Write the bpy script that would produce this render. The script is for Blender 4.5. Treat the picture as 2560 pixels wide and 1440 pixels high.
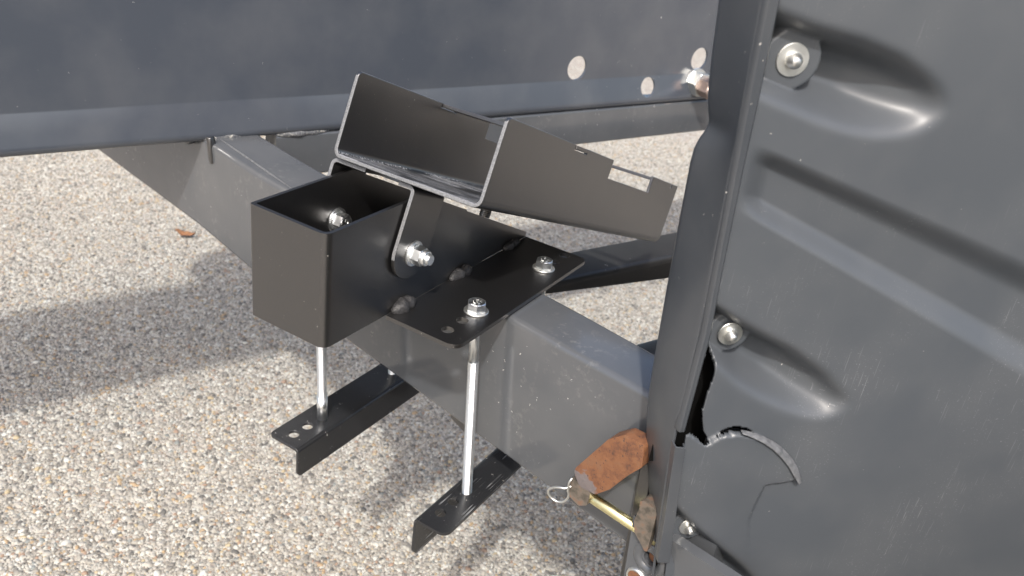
import bpy, bmesh, math, random
import numpy as np
from mathutils import Vector, Matrix

random.seed(4)
rng = np.random.default_rng(7)
for o in list(bpy.data.objects):
    bpy.data.objects.remove(o)
C = bpy.context.scene.collection
scene = bpy.context.scene

# ------------------------------------------------------------ camera
CAMLOC = (0.4753, -0.5215, 0.3331)
ROT = ((0.8383543892348277, 0.5314161979686807, 0.12148556534506888),
       (0.3409869806412973, -0.3373435358875678, -0.8774549662677882),
       (-0.42531141188995913, 0.777043218445014, -0.4640194388005576))   # rows: right, down, forward
cd = bpy.data.cameras.new('camera')
cam = bpy.data.objects.new('camera', cd)
C.objects.link(cam)
r_, d_, f_ = (Vector(v) for v in ROT)
cam.matrix_world = Matrix.Translation(CAMLOC) @ Matrix((r_, -d_, -f_)).transposed().to_4x4()
cd.sensor_width = 36.0
cd.lens = 2183.17 / 2560 * 36
cd.clip_start = 0.01
cd.clip_end = 500
cd.dof.use_dof = True
cd.dof.focus_distance = 0.90
cd.dof.aperture_fstop = 9.0
scene.camera = cam

# ------------------------------------------------------------ sky and sun
SUN = Vector((0.46, -1.0, 1.26)).normalized()          # direction towards the sun
world = bpy.data.worlds.new('World')
scene.world = world
world.use_nodes = True
wn = world.node_tree
for n in list(wn.nodes):
    wn.nodes.remove(n)
sky = wn.nodes.new('ShaderNodeTexSky')
sky.sky_type = 'NISHITA'
sky.sun_disc = False
sky.sun_elevation = math.asin(SUN.z)
sky.sun_rotation = math.atan2(SUN.x, SUN.y)
sky.dust_density = 5.0
sky.ozone_density = 0.6
bg = wn.nodes.new('ShaderNodeBackground')
bg.inputs[1].default_value = 0.15
wo = wn.nodes.new('ShaderNodeOutputWorld')
wn.links.new(sky.outputs[0], bg.inputs[0])
wn.links.new(bg.outputs[0], wo.inputs[0])
sd = bpy.data.lights.new('sun', 'SUN')
sd.energy = 2.0
sd.angle = math.radians(2.0)
sd.color = (1.0, 0.965, 0.92)
sun = bpy.data.objects.new('sun', sd)
C.objects.link(sun)
sun.rotation_euler = SUN.to_track_quat('Z', 'Y').to_euler()
sun.location = SUN * 5
scene.view_settings.view_transform = 'Standard'
scene.view_settings.look = 'None'
scene.view_settings.gamma = 1
scene.view_settings.exposure = 0.80
scene.view_settings.use_curve_mapping = False
scene.cycles.caustics_reflective = True
scene.cycles.max_bounces = 8
scene.cycles.sample_clamp_indirect = 4.0

# ------------------------------------------------------------ materials
def mat(name):
    m = bpy.data.materials.new(name)
    m.use_nodes = True
    nt = m.node_tree
    for n in list(nt.nodes):
        nt.nodes.remove(n)
    out = nt.nodes.new('ShaderNodeOutputMaterial')
    b = nt.nodes.new('ShaderNodeBsdfPrincipled')
    nt.links.new(b.outputs[0], out.inputs[0])
    return m, nt, b

def N(nt, kind, **kw):
    n = nt.nodes.new(kind)
    for k, v in kw.items():
        if k.startswith('i_'):
            n.inputs[k[2:].replace('_', ' ')].default_value = v
        elif k.startswith('n_'):
            n.inputs[int(k[2:])].default_value = v
        else:
            setattr(n, k, v)
    return n

def coord(nt, scale=(1, 1, 1), rot=(0, 0, 0)):
    tc = N(nt, 'ShaderNodeTexCoord')
    mp = N(nt, 'ShaderNodeMapping')
    mp.inputs['Scale'].default_value = scale
    mp.inputs['Rotation'].default_value = rot
    nt.links.new(tc.outputs['Object'], mp.inputs[0])
    return mp.outputs[0]

def ramp(nt, fac, stops):
    r = N(nt, 'ShaderNodeValToRGB')
    while len(r.color_ramp.elements) < len(stops):
        r.color_ramp.elements.new(0.5)
    for e, (p, c) in zip(r.color_ramp.elements, stops):
        e.position = p
        e.color = (c, c, c, 1) if not isinstance(c, tuple) else c + (1,)
    nt.links.new(fac, r.inputs[0])
    return r.outputs[0]

def noise(nt, vec, scale, detail=4, rough=0.55):
    n = N(nt, 'ShaderNodeTexNoise')
    n.inputs['Scale'].default_value = scale
    n.inputs['Detail'].default_value = detail
    n.inputs['Roughness'].default_value = rough
    nt.links.new(vec, n.inputs['Vector'])
    return n.outputs[0]

def mixc(nt, fac, a, b):
    m = N(nt, 'ShaderNodeMix', data_type='RGBA')
    for sock, v in ((m.inputs[0], fac), (m.inputs[6], a), (m.inputs[7], b)):
        if hasattr(v, 'links') or hasattr(v, 'is_output'):
            nt.links.new(v, sock)
        else:
            sock.default_value = v if not isinstance(v, tuple) else v + (1,)
    return m.outputs[2]

def math_(nt, op, a, b=0.0):
    m = N(nt, 'ShaderNodeMath', operation=op)
    for sock, v in ((m.inputs[0], a), (m.inputs[1], b)):
        if hasattr(v, 'is_output'):
            nt.links.new(v, sock)
        else:
            sock.default_value = v
    return m.outputs[0]

def specks(nt, scale, size, keep, seed=0.0):
    """sparse irregular flecks: 1 in a fleck, 0 elsewhere"""
    v = coord(nt)
    nz = N(nt, 'ShaderNodeTexNoise')
    nz.inputs['Scale'].default_value = scale * 2.5
    nt.links.new(v, nz.inputs['Vector'])
    add = N(nt, 'ShaderNodeVectorMath', operation='MULTIPLY_ADD')
    nt.links.new(nz.outputs[1], add.inputs[0])
    add.inputs[1].default_value = (1.3 / scale,) * 3
    nt.links.new(v, add.inputs[2])
    off = N(nt, 'ShaderNodeVectorMath', operation='ADD')
    nt.links.new(add.outputs[0], off.inputs[0])
    off.inputs[1].default_value = (seed, seed * 0.7, seed * 1.3)
    vo = N(nt, 'ShaderNodeTexVoronoi')
    vo.inputs['Scale'].default_value = scale
    nt.links.new(off.outputs[0], vo.inputs['Vector'])
    sp = N(nt, 'ShaderNodeSeparateColor')
    nt.links.new(vo.outputs['Color'], sp.inputs[0])
    rad = math_(nt, 'MULTIPLY', sp.outputs[1], size)
    near = math_(nt, 'LESS_THAN', vo.outputs['Distance'], rad)
    k = math_(nt, 'LESS_THAN', sp.outputs[0], keep)
    return math_(nt, 'MULTIPLY', near, k)

def bump(nt, b, height, strength, dist):
    bp = N(nt, 'ShaderNodeBump')
    bp.inputs['Strength'].default_value = strength
    bp.inputs['Distance'].default_value = dist
    nt.links.new(height, bp.inputs['Height'])
    nt.links.new(bp.outputs[0], b.inputs['Normal'])
    return bp

def painted(name, base, rough, dust=(0.35, 0.34, 0.32), sp=(60, 0.32, 0.10), sp2=(240, 0.3, 0.05), bumps=(900, 0.12, 0.0002),
            haze=0.25, ior=1.5, coat=0.0, scratch=0.0, scuff=0.0, grain=0.0, residue=0.0, wear=(0.30, 0.31, 0.32)):
    m, nt, b = mat(name)
    v = coord(nt)
    big = noise(nt, v, 9, 5)
    film = ramp(nt, big, [(0.40, 0.0), (0.80, 1.0)])
    col = mixc(nt, math_(nt, 'MULTIPLY', film, haze * 0.18), base, dust)
    f1 = specks(nt, sp[0], sp[1], sp[2])
    f2 = specks(nt, sp2[0], sp2[1], sp2[2], 3.1)
    fl = math_(nt, 'MAXIMUM', f1, f2)
    fl = math_(nt, 'MULTIPLY', fl, ramp(nt, noise(nt, v, 5.5, 3), [(0.44, 0.0), (0.56, 1.0)]))
    col = mixc(nt, math_(nt, 'MULTIPLY', fl, 0.8), col, (0.62, 0.60, 0.56))
    if residue:
        rn = ramp(nt, noise(nt, v, 95, 6, 0.7), [(0.53, 0.0), (0.66, 1.0)])
        rm = ramp(nt, noise(nt, v, 11, 2), [(0.52, 0.0), (0.66, 1.0)])
        col = mixc(nt, math_(nt, 'MULTIPLY', math_(nt, 'MULTIPLY', rn, rm), residue), col, (0.42, 0.41, 0.37))
    if grain:
        gr = ramp(nt, noise(nt, v, 720, 4, 0.75), [(0.55, 0.0), (0.72, 1.0)])
        col = mixc(nt, math_(nt, 'MULTIPLY', gr, grain), col, (0.30, 0.30, 0.31))
    if scuff:
        for rot, sc_ in (((0.3, 0.5, 0.2), (900, 900, 22)), ((1.1, 0.2, 0.9), (24, 800, 800))):
            s1 = ramp(nt, noise(nt, coord(nt, sc_, rot), 1.0, 3, 0.5), [(0.66, 0.0), (0.70, 1.0)])
            pt = ramp(nt, noise(nt, v, 9, 2), [(0.50, 0.0), (0.62, 1.0)])
            sm = math_(nt, 'MULTIPLY', math_(nt, 'MULTIPLY', s1, pt), scuff)
            col = mixc(nt, sm, col, (0.34, 0.35, 0.36))
    if scratch:
        sv = coord(nt, (330, 5, 330))
        s1 = noise(nt, sv, 1.0, 4, 0.6)
        sm = ramp(nt, s1, [(0.57, 0.0), (0.63, 1.0)])
        patch = ramp(nt, noise(nt, v, 26, 2), [(0.47, 0.0), (0.6, 1.0)])
        sm = math_(nt, 'MULTIPLY', math_(nt, 'MULTIPLY', sm, patch), scratch)
        col = mixc(nt, sm, col, wear)
        fl = math_(nt, 'MAXIMUM', fl, sm)
    nt.links.new(col, b.inputs['Base Color'])
    rr = math_(nt, 'ADD', math_(nt, 'MULTIPLY', film, 0.10 * haze * 4 * rough), rough)
    rr = math_(nt, 'ADD', rr, math_(nt, 'MULTIPLY', fl, 0.4))
    nt.links.new(rr, b.inputs['Roughness'])
    b.inputs['IOR'].default_value = ior
    b.inputs['Coat Weight'].default_value = coat
    b.inputs['Coat Roughness'].default_value = 0.08
    fine = noise(nt, v, bumps[0], 2)
    wav = noise(nt, v, 14, 2)
    h = math_(nt, 'ADD', math_(nt, 'MULTIPLY', fine, 1.0), math_(nt, 'MULTIPLY', wav, 2.0 * (1 if rough < 0.3 else 0.3)))
    bump(nt, b, h, bumps[1], bumps[2])
    return m

def metal(name, base, rough, dirt=(0.25, 0.22, 0.18), amount=0.25, scale=180):
    m, nt, b = mat(name)
    v = coord(nt)
    k = ramp(nt, noise(nt, v, scale, 4), [(0.45, 0.0), (0.75, 1.0)])
    col = mixc(nt, math_(nt, 'MULTIPLY', k, amount), base, dirt)
    nt.links.new(col, b.inputs['Base Color'])
    b.inputs['Metallic'].default_value = 1.0
    rr = math_(nt, 'ADD', math_(nt, 'MULTIPLY', k, 0.2), rough)
    nt.links.new(rr, b.inputs['Roughness'])
    bump(nt, b, noise(nt, v, scale * 6, 2), 0.15, 0.0002)
    return m

M = {}
M['satin'] = painted('satin_black_powder_coat', (0.0075, 0.0075, 0.0078), 0.29, sp=(95, 0.08, 0.04), sp2=(420, 0.20, 0.04),
                     bumps=(1100, 0.6, 0.00022), haze=0.03, ior=2.1, grain=0.09)
M['satin_worn'] = painted('scraped_satin_black_powder_coat', (0.021, 0.020, 0.019), 0.42, sp=(95, 0.16, 0.08), sp2=(420, 0.24, 0.04),
                          bumps=(1500, 0.35, 0.00022), haze=0.12, ior=1.85, scratch=0.0)
M['old'] = painted('old_flat_black_paint', (0.022, 0.022, 0.022), 0.38, sp=(95, 0.12, 0.08), sp2=(420, 0.24, 0.04),
                   bumps=(900, 0.3, 0.0002), haze=0.2, ior=1.48)
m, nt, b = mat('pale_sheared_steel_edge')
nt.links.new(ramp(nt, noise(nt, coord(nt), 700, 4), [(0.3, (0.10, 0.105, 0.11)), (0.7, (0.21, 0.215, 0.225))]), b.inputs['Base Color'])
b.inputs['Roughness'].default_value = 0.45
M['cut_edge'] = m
m, nt, b = mat('lumpy_black_weld')
v = coord(nt)
nt.links.new(ramp(nt, noise(nt, v, 500, 4), [(0.35, (0.012, 0.012, 0.013)), (0.7, (0.045, 0.045, 0.047))]), b.inputs['Base Color'])
b.inputs['Roughness'].default_value = 0.55
bump(nt, b, noise(nt, v, 420, 5), 0.7, 0.0012)
M['weld_black'] = m
M['clamp_scraped'] = painted('scraped_black_clamp_paint', (0.016, 0.017, 0.019), 0.26, sp=(110, 0.2, 0.12), sp2=(420, 0.3, 0.06),
                             bumps=(1200, 0.2, 0.0001), haze=0.1, ior=1.6, scratch=0.75)
M['clamp'] = painted('scuffed_black_clamp_paint', (0.016, 0.017, 0.019), 0.26, sp=(110, 0.2, 0.12), sp2=(420, 0.3, 0.06),
                     bumps=(1200, 0.2, 0.0001), haze=0.1, ior=1.6)
M['gloss'] = painted('glossy_charcoal_trailer_paint', (0.078, 0.084, 0.092), 0.12, sp=(75, 0.10, 0.12), sp2=(260, 0.22, 0.06),
                     bumps=(700, 0.10, 0.00012), haze=0.5, ior=1.65, residue=0.12)
M['beam'] = painted('charcoal_beam_paint', (0.055, 0.064, 0.080), 0.20, sp=(48, 0.07, 0.10), sp2=(150, 0.12, 0.06),
                    bumps=(700, 0.10, 0.00012), haze=0.5, ior=1.7)
M['guard'] = painted('moulded_charcoal_plastic', (0.066, 0.074, 0.084), 0.38, sp=(70, 0.07, 0.06), sp2=(230, 0.16, 0.02),
                     bumps=(1200, 0.15, 0.0002), haze=0.4, scuff=0.30)
M['flange'] = painted('dark_guard_flange', (0.050, 0.056, 0.064), 0.28, sp=(80, 0.1, 0.06), sp2=(260, 0.2, 0.05),
                      bumps=(900, 0.15, 0.0002), haze=0.4)
M['zinc'] = metal('zinc_plated_steel', (0.90, 0.93, 0.94), 0.30, amount=0.15)
M['zinc_dull'] = metal('weathered_zinc_washer', (0.72, 0.73, 0.71), 0.42, amount=0.3, scale=90)
M['yellow'] = metal('yellow_passivated_pin', (0.86, 0.80, 0.45), 0.27, amount=0.35, scale=60)
M['copper'] = metal('stained_brownish_nut', (0.55, 0.43, 0.38), 0.38, amount=0.5, scale=120)

m, nt, b = mat('scraped_tray_floor_paint')
# same powder coat with long pale scrapes running the way the tray runs
v = coord(nt)
sv = coord(nt, (13, 620, 620), (0, 0, 0.10))
s1 = ramp(nt, noise(nt, sv, 1.0, 5, 0.65), [(0.515, 0.0), (0.56, 1.0)])
patch = ramp(nt, noise(nt, v, 22, 3), [(0.36, 0.0), (0.52, 1.0)])
sm = math_(nt, 'MULTIPLY', s1, patch)
col = mixc(nt, math_(nt, 'MULTIPLY', sm, 0.85), (0.010, 0.010, 0.010), (0.50, 0.51, 0.53))
nt.links.new(col, b.inputs['Base Color'])
b.inputs['Roughness'].default_value = 0.42
bump(nt, b, noise(nt, v, 1500, 2), 0.35, 0.00022)
M['floor'] = m

m, nt, b = mat('orange_rust_on_forged_steel')
v = coord(nt)
c = ramp(nt, noise(nt, v, 75, 8, 0.72), [(0.28, (0.055, 0.030, 0.022)), (0.40, (0.135, 0.058, 0.030)), (0.52, (0.185, 0.080, 0.036)), (0.72, (0.165, 0.088, 0.050))])
pit = specks(nt, 420, 0.42, 0.42)
c = mixc(nt, math_(nt, 'MULTIPLY', pit, 0.85), c, (0.05, 0.03, 0.028))
gx = N(nt, 'ShaderNodeTexCoord')
tipd = None
for c0, rr0 in (((0.2306, 0.1303, -0.2390), 0.024), ((0.2926, 0.1196, -0.2440), 0.030)):
    dn = N(nt, 'ShaderNodeVectorMath', operation='DISTANCE')
    nt.links.new(gx.outputs['Object'], dn.inputs[0])
    dn.inputs[1].default_value = c0
    mr = N(nt, 'ShaderNodeMapRange')
    nt.links.new(dn.outputs['Value'], mr.inputs[0])
    mr.inputs[1].default_value = rr0
    mr.inputs[2].default_value = rr0 * 0.30
    tipd = mr.outputs[0] if tipd is None else math_(nt, 'MAXIMUM', tipd, mr.outputs[0])
tn = math_(nt, 'ADD', tipd, math_(nt, 'MULTIPLY', math_(nt, 'SUBTRACT', noise(nt, v, 130, 4), 0.5), 1.6))
tm = ramp(nt, tn, [(0.45, 0.0), (0.62, 1.0)])
c = mixc(nt, math_(nt, 'MULTIPLY', tm, 0.7), c, (0.22, 0.225, 0.24))
nt.links.new(c, b.inputs['Base Color'])
b.inputs['Roughness'].default_value = 0.62
nt.links.new(math_(nt, 'MULTIPLY', tm, 0.5), b.inputs['Metallic'])
bump(nt, b, math_(nt, 'ADD', noise(nt, v, 260, 6), math_(nt, 'MULTIPLY', pit, -0.6)), 0.6, 0.0012)
M['rust'] = m

m, nt, b = mat('brown_stained_steel_lug')
v = coord(nt)
c = ramp(nt, noise(nt, v, 120, 5), [(0.35, (0.10, 0.09, 0.075)), (0.55, (0.20, 0.17, 0.14)), (0.75, (0.26, 0.15, 0.10))])
nt.links.new(c, b.inputs['Base Color'])
b.inputs['Roughness'].default_value = 0.5
b.inputs['Metallic'].default_value = 0.5
M['lug'] = m

m, nt, b = mat('pale_torn_plastic_edge')
v = coord(nt)
c = ramp(nt, noise(nt, v, 150, 4), [(0.3, (0.075, 0.08, 0.085)), (0.7, (0.16, 0.165, 0.175))])
nt.links.new(c, b.inputs['Base Color'])
b.inputs['Roughness'].default_value = 0.55
M['torn'] = m

m, nt, b = mat('soiled_weld_paint')
v = coord(nt)
c = ramp(nt, noise(nt, v, 260, 5), [(0.35, (0.05, 0.055, 0.065)), (0.56, (0.16, 0.165, 0.17)), (0.72, (0.55, 0.53, 0.46))])
nt.links.new(c, b.inputs['Base Color'])
b.inputs['Roughness'].default_value = 0.3
bump(nt, b, noise(nt, v, 320, 4), 0.6, 0.001)
M['weld_dirty'] = m

PEB = [(0.0, (0.140, 0.134, 0.121)), (0.06, (0.223, 0.210, 0.186)), (0.16, (0.316, 0.296, 0.256)), (0.28, (0.400, 0.377, 0.326)),
       (0.40, (0.484, 0.458, 0.400)), (0.52, (0.363, 0.344, 0.298)), (0.62, (0.539, 0.525, 0.465)), (0.74, (0.446, 0.420, 0.372)),
       (0.84, (0.614, 0.611, 0.558)), (0.905, (0.437, 0.325, 0.195)), (0.935, (0.353, 0.248, 0.177)), (0.96, (0.484, 0.401, 0.260)), (0.98, (0.270, 0.286, 0.270))]
def pebble_colour(nt, fac):
    r = N(nt, 'ShaderNodeValToRGB')
    r.color_ramp.interpolation = 'CONSTANT'
    while len(r.color_ramp.elements) < len(PEB):
        r.color_ramp.elements.new(0.5)
    for e, (p, c) in zip(r.color_ramp.elements, PEB):
        e.position = p
        e.color = c + (1,)
    nt.links.new(fac, r.inputs[0])
    return r.outputs[0]

m, nt, b = mat('gap_shade_black')
b.inputs['Base Color'].default_value = (0.004, 0.004, 0.004, 1)  # near-black colour painted in for the shade inside the torn gap
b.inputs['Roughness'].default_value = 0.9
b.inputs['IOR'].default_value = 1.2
M['gap_shade'] = m

m, nt, b = mat('washed_pebbles')
at = N(nt, 'ShaderNodeAttribute', attribute_type='INSTANCER', attribute_name='tone')
c = pebble_colour(nt, at.outputs['Fac'])
hs = N(nt, 'ShaderNodeHueSaturation')
nt.links.new(c, hs.inputs['Color'])
nt.links.new(math_(nt, 'ADD', math_(nt, 'MULTIPLY', noise(nt, coord(nt), 1.1, 2), 0.4), 0.58), hs.inputs['Value'])
nt.links.new(hs.outputs[0], b.inputs['Base Color'])
b.inputs['Roughness'].default_value = 0.6
M['pebble'] = m

m, nt, b = mat('pebble_dash_ground')
v = coord(nt)
vo = N(nt, 'ShaderNodeTexVoronoi')
vo.inputs['Scale'].default_value = 150
nt.links.new(v, vo.inputs['Vector'])
sp = N(nt, 'ShaderNodeSeparateColor')
nt.links.new(vo.outputs['Color'], sp.inputs[0])
c = pebble_colour(nt, sp.outputs[0])
gap = ramp(nt, vo.outputs['Distance'], [(0.35, 0.0), (0.75, 1.0)])
c = mixc(nt, gap, c, (0.30, 0.26, 0.22))
nt.links.new(c, b.inputs['Base Color'])
b.inputs['Roughness'].default_value = 0.75
bump(nt, b, vo.outputs['Distance'], 0.7, -0.004)
M['ground'] = m

# ------------------------------------------------------------ helpers
def link(name, me, material, parent=None, smooth=False, bevel=0.0, seg=2, loc=None):
    if material is not None and not me.materials:
        me.materials.append(material)
    o = bpy.data.objects.new(name, me)
    C.objects.link(o)
    if parent is not None:
        o.parent = parent
    if loc is not None:
        o.location = loc
    if smooth:
        me.polygons.foreach_set('use_smooth', [True] * len(me.polygons))
    if bevel:
        bv = o.modifiers.new('bevel', 'BEVEL')
        bv.width = bevel
        bv.segments = seg
        bv.limit_method = 'ANGLE'
        bv.angle_limit = math.radians(35)
        bv.harden_normals = False
    return o

def mesh_from(bm, name='mesh'):
    bmesh.ops.recalc_face_normals(bm, faces=bm.faces)
    me = bpy.data.meshes.new(name)
    bm.to_mesh(me)
    bm.free()
    return me

def thing(name, label, cat, loc=(0, 0, 0), group=None):
    o = bpy.data.objects.new(name, None)
    o.empty_display_size = 0.05
    C.objects.link(o)
    o.location = loc
    o['label'] = label
    o['category'] = cat
    if group:
        o['group'] = group
    return o

def tag(o, label, cat, group=None):
    o['label'] = label
    o['category'] = cat
    if group:
        o['group'] = group
    return o

def rounded(poly, radii, seg=6):
    """round the corners of a 2D polygon"""
    out = []
    n = len(poly)
    for i in range(n):
        p, a, c = Vector(poly[i]), Vector(poly[i - 1]), Vector(poly[(i + 1) % n])
        r = radii[i] if isinstance(radii, (list, tuple)) else radii
        if r <= 0:
            out.append(tuple(p))
            continue
        u, v = (a - p).normalized(), (c - p).normalized()
        ang = u.angle(v)
        t = min(r / math.tan(ang / 2), (a - p).length * 0.49, (c - p).length * 0.49)
        r = t * math.tan(ang / 2)
        ctr = p + (u + v).normalized() * (r / math.sin(ang / 2))
        s, e = p + u * t - ctr, p + v * t - ctr
        a0 = math.atan2(s.y, s.x)
        da = (math.atan2(e.y, e.x) - a0 + math.pi) % (2 * math.pi) - math.pi
        for k in range(seg + 1):
            q = a0 + da * k / seg
            out.append((ctr.x + r * math.cos(q), ctr.y + r * math.sin(q)))
    return out

def circle(cx, cy, r, n=24):
    return [(cx + r * math.cos(2 * math.pi * k / n), cy + r * math.sin(2 * math.pi * k / n)) for k in range(n)]

def slab(outline, thick, holes=(), frame=None):
    """flat plate: outline and holes in 2D, extruded from 0 to -thick along the frame's third axis"""
    bm = bmesh.new()
    edges = []
    for loop in [outline] + list(holes):
        vs = [bm.verts.new((x, y, 0)) for x, y in loop]
        for i in range(len(vs)):
            edges.append(bm.edges.new((vs[i], vs[(i + 1) % len(vs)])))
    bmesh.ops.triangle_fill(bm, use_beauty=True, use_dissolve=False, edges=edges)
    ret = bmesh.ops.extrude_face_region(bm, geom=bm.faces[:])
    vs = [g for g in ret['geom'] if isinstance(g, bmesh.types.BMVert)]
    bmesh.ops.translate(bm, verts=vs, vec=(0, 0, -thick))
    if frame is not None:
        bmesh.ops.transform(bm, matrix=frame, verts=bm.verts)
    return mesh_from(bm)

def frame(o, x, y, z):
    m = Matrix((Vector(x), Vector(y), Vector(z))).transposed().to_4x4()
    m.translation = Vector(o)
    return m

def fillet_path(pts, radii, seg=6):
    """open 2D path with rounded inner corners"""
    out = [tuple(pts[0])]
    for i in range(1, len(pts) - 1):
        p, a, c = Vector(pts[i]), Vector(pts[i - 1]), Vector(pts[i + 1])
        u, v = (a - p).normalized(), (c - p).normalized()
        ang = u.angle(v)
        t = radii[i - 1] / math.tan(ang / 2)
        ctr = p + (u + v).normalized() * (radii[i - 1] / math.sin(ang / 2))
        s, e = p + u * t - ctr, p + v * t - ctr
        a0 = math.atan2(s.y, s.x)
        da = (math.atan2(e.y, e.x) - a0 + math.pi) % (2 * math.pi) - math.pi
        for k in range(seg + 1):
            q = a0 + da * k / seg
            out.append((ctr.x + radii[i - 1] * math.cos(q), ctr.y + radii[i - 1] * math.sin(q)))
    out.append(tuple(pts[-1]))
    return out

def resample(path, stops):
    """insert points at given arc lengths; returns points and arc lengths"""
    P = [Vector(p) for p in path]
    S = [0.0]
    for i in range(1, len(P)):
        S.append(S[-1] + (P[i] - P[i - 1]).length)
    allS = sorted(set([round(s, 6) for s in S] + [round(s, 6) for s in stops if 0 < s < S[-1]]))
    out = []
    for s in allS:
        for i in range(1, len(S)):
            if s <= S[i] + 1e-9:
                t = (s - S[i - 1]) / max(1e-9, S[i] - S[i - 1])
                out.append(P[i - 1].lerp(P[i], min(1, max(0, t))))
                break
    return out, allS

def tube(points, radii, n=16, caps=True):
    P = [Vector(p) for p in points]
    if not isinstance(radii, (list, tuple)):
        radii = [radii] * len(P)
    bm = bmesh.new()
    rings = []
    t0 = (P[1] - P[0]).normalized()
    ref = t0.orthogonal().normalized()
    for i, p in enumerate(P):
        t = ((P[min(i + 1, len(P) - 1)] - P[max(i - 1, 0)])).normalized()
        ref = (ref - t * ref.dot(t)).normalized()
        bi = t.cross(ref)
        rings.append([bm.verts.new(p + (ref * math.cos(2 * math.pi * k / n) + bi * math.sin(2 * math.pi * k / n)) * radii[i]) for k in range(n)])
    for a, b_ in zip(rings, rings[1:]):
        for k in range(n):
            bm.faces.new((a[k], a[(k + 1) % n], b_[(k + 1) % n], b_[k]))
    if caps:
        bm.faces.new(rings[0][::-1])
        bm.faces.new(rings[-1])
    return mesh_from(bm)

def lathe_frame(axis):
    z = Vector(axis).normalized()
    x = z.orthogonal().normalized()
    return x, z.cross(x), z

def lathe(profile, n=32, at=(0, 0, 0), axis=(0, 0, 1)):
    x, y, z = lathe_frame(axis)
    bm = bmesh.new()
    rings = []
    for r, h in profile:
        if r < 1e-6:
            rings.append([bm.verts.new(z * h)])
        else:
            rings.append([bm.verts.new(x * r * math.cos(2 * math.pi * k / n) + y * r * math.sin(2 * math.pi * k / n) + z * h) for k in range(n)])
    for a, b_ in zip(rings, rings[1:]):
        for k in range(n):
            q = [a[k % len(a)], a[(k + 1) % len(a)], b_[(k + 1) % len(b_)], b_[k % len(b_)]]
            u = []
            for w in q:
                if w not in u:
                    u.append(w)
            if len(u) > 2:
                bm.faces.new(u)
    bmesh.ops.translate(bm, verts=bm.verts, vec=Vector(at))
    return mesh_from(bm)

def thread(r, length, pitch, at, axis, n=14, depth=0.0006, per=4):
    """threaded rod with a true helical ridge"""
    x, y, z = lathe_frame(axis)
    rows = int(length / pitch * per) + 1
    th = np.arange(n) * 2 * np.pi / n
    zz = np.arange(rows) * pitch / per
    TH, ZZ = np.meshgrid(th, zz)
    ph = (ZZ / pitch - TH / (2 * np.pi)) % 1.0
    rr = r - depth * np.abs(2 * ph - 1)
    P = (np.array(x)[None, None] * (rr * np.cos(TH))[..., None] + np.array(y)[None, None] * (rr * np.sin(TH))[..., None]
         + np.array(z)[None, None] * ZZ[..., None] + np.array(at)[None, None])
    verts = P.reshape(-1, 3).tolist()
    faces = []
    for i in range(rows - 1):
        for k in range(n):
            k2 = (k + 1) % n
            faces.append((i * n + k, i * n + k2, (i + 1) * n + k2, (i + 1) * n + k))
    faces.append(tuple(range(n))[::-1])
    faces.append(tuple((rows - 1) * n + k for k in range(n)))
    me = bpy.data.meshes.new('thread')
    me.from_pydata(verts, [], faces)
    return me

def hexagon(af, height, at, axis, dome=0.0009, spin=0.0, bore=0.0):
    """hex head or nut with a chamfered crown"""
    x, y, z = lathe_frame(axis)
    R = af / 2 / math.cos(math.pi / 6)
    n = 36
    bm = bmesh.new()
    rings = []
    def rad(t, cap):
        q = (t % (math.pi / 3)) - math.pi / 6
        return min(af / 2 / math.cos(q), cap)
    for h, cap in ((0, R * 0.985), (0.0006, R), (height - 0.0016, R), (height - 0.0007, R * 0.955), (height, af / 2 * 0.95)):
        rings.append([bm.verts.new(x * rad(2 * math.pi * k / n, cap) * math.cos(2 * math.pi * k / n + spin)
                                   + y * rad(2 * math.pi * k / n, cap) * math.sin(2 * math.pi * k / n + spin) + z * h) for k in range(n)])
    rr = af / 2 * 0.86
    rings.append([bm.verts.new(x * rr * math.cos(2 * math.pi * k / n + spin) + y * rr * math.sin(2 * math.pi * k / n + spin) + z * (height - 0.0003)) for k in range(n)])
    for a, b_ in zip(rings, rings[1:]):
        for k in range(n):
            bm.faces.new((a[k], a[(k + 1) % n], b_[(k + 1) % n], b_[k]))
    bm.faces.new(rings[-1])
    bm.faces.new(rings[0][::-1])
    bmesh.ops.translate(bm, verts=bm.verts, vec=Vector(at))
    return mesh_from(bm)

def washer(r, thick, at, axis, n=36):
    e = 0.0004
    return lathe([(0, 0), (r - e, 0), (r, e), (r, thick - e), (r - e, thick), (0, thick)], n, at, axis)

def head_marks(parent, at, axis, material, r=0.005, style=0):
    """raised grade marks on a bolt head"""
    x, y, z = lathe_frame(axis)
    bm = bmesh.new()
    def bar(cx, cy, w, l, ang):
        m_ = Matrix.Translation(Vector(at) + x * cx + y * cy + z * 0.0001) @ frame((0, 0, 0), x, y, z) @ Matrix.Rotation(ang, 4, 'Z') @ Matrix.Diagonal((w, l, 0.0006, 1))
        bmesh.ops.create_cube(bm, size=1.0, matrix=m_)
    if style == 0:      # "8.8"-like grade figures made of small strokes and one dash
        for cx in (-0.0022, 0.0018):
            for cy in (-0.0008, 0.0008):
                for s in (-1, 1):
                    bar(cx + s * 0.0007, cy - 0.003, 0.0004, 0.0013, 0)
                bar(cx, cy - 0.003 + 0.0007, 0.0014, 0.0004, 0)
            bar(cx, -0.003 - 0.0015, 0.0014, 0.0004, 0)
        bar(-0.0002, -0.0045, 0.0005, 0.0005, 0)
        bar(0.002, 0.003, 0.0030, 0.0006, 0.5)
    else:
        for k in range(5):
            a = k * 1.26
            bar(math.cos(a) * r * 0.6, math.sin(a) * r * 0.6, 0.0006, 0.0024, a + 0.4)
        bar(0, 0, 0.0006, 0.003, 0.3)
    o = link('grade_mark', mesh_from(bm), material, parent)
    return o

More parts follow.
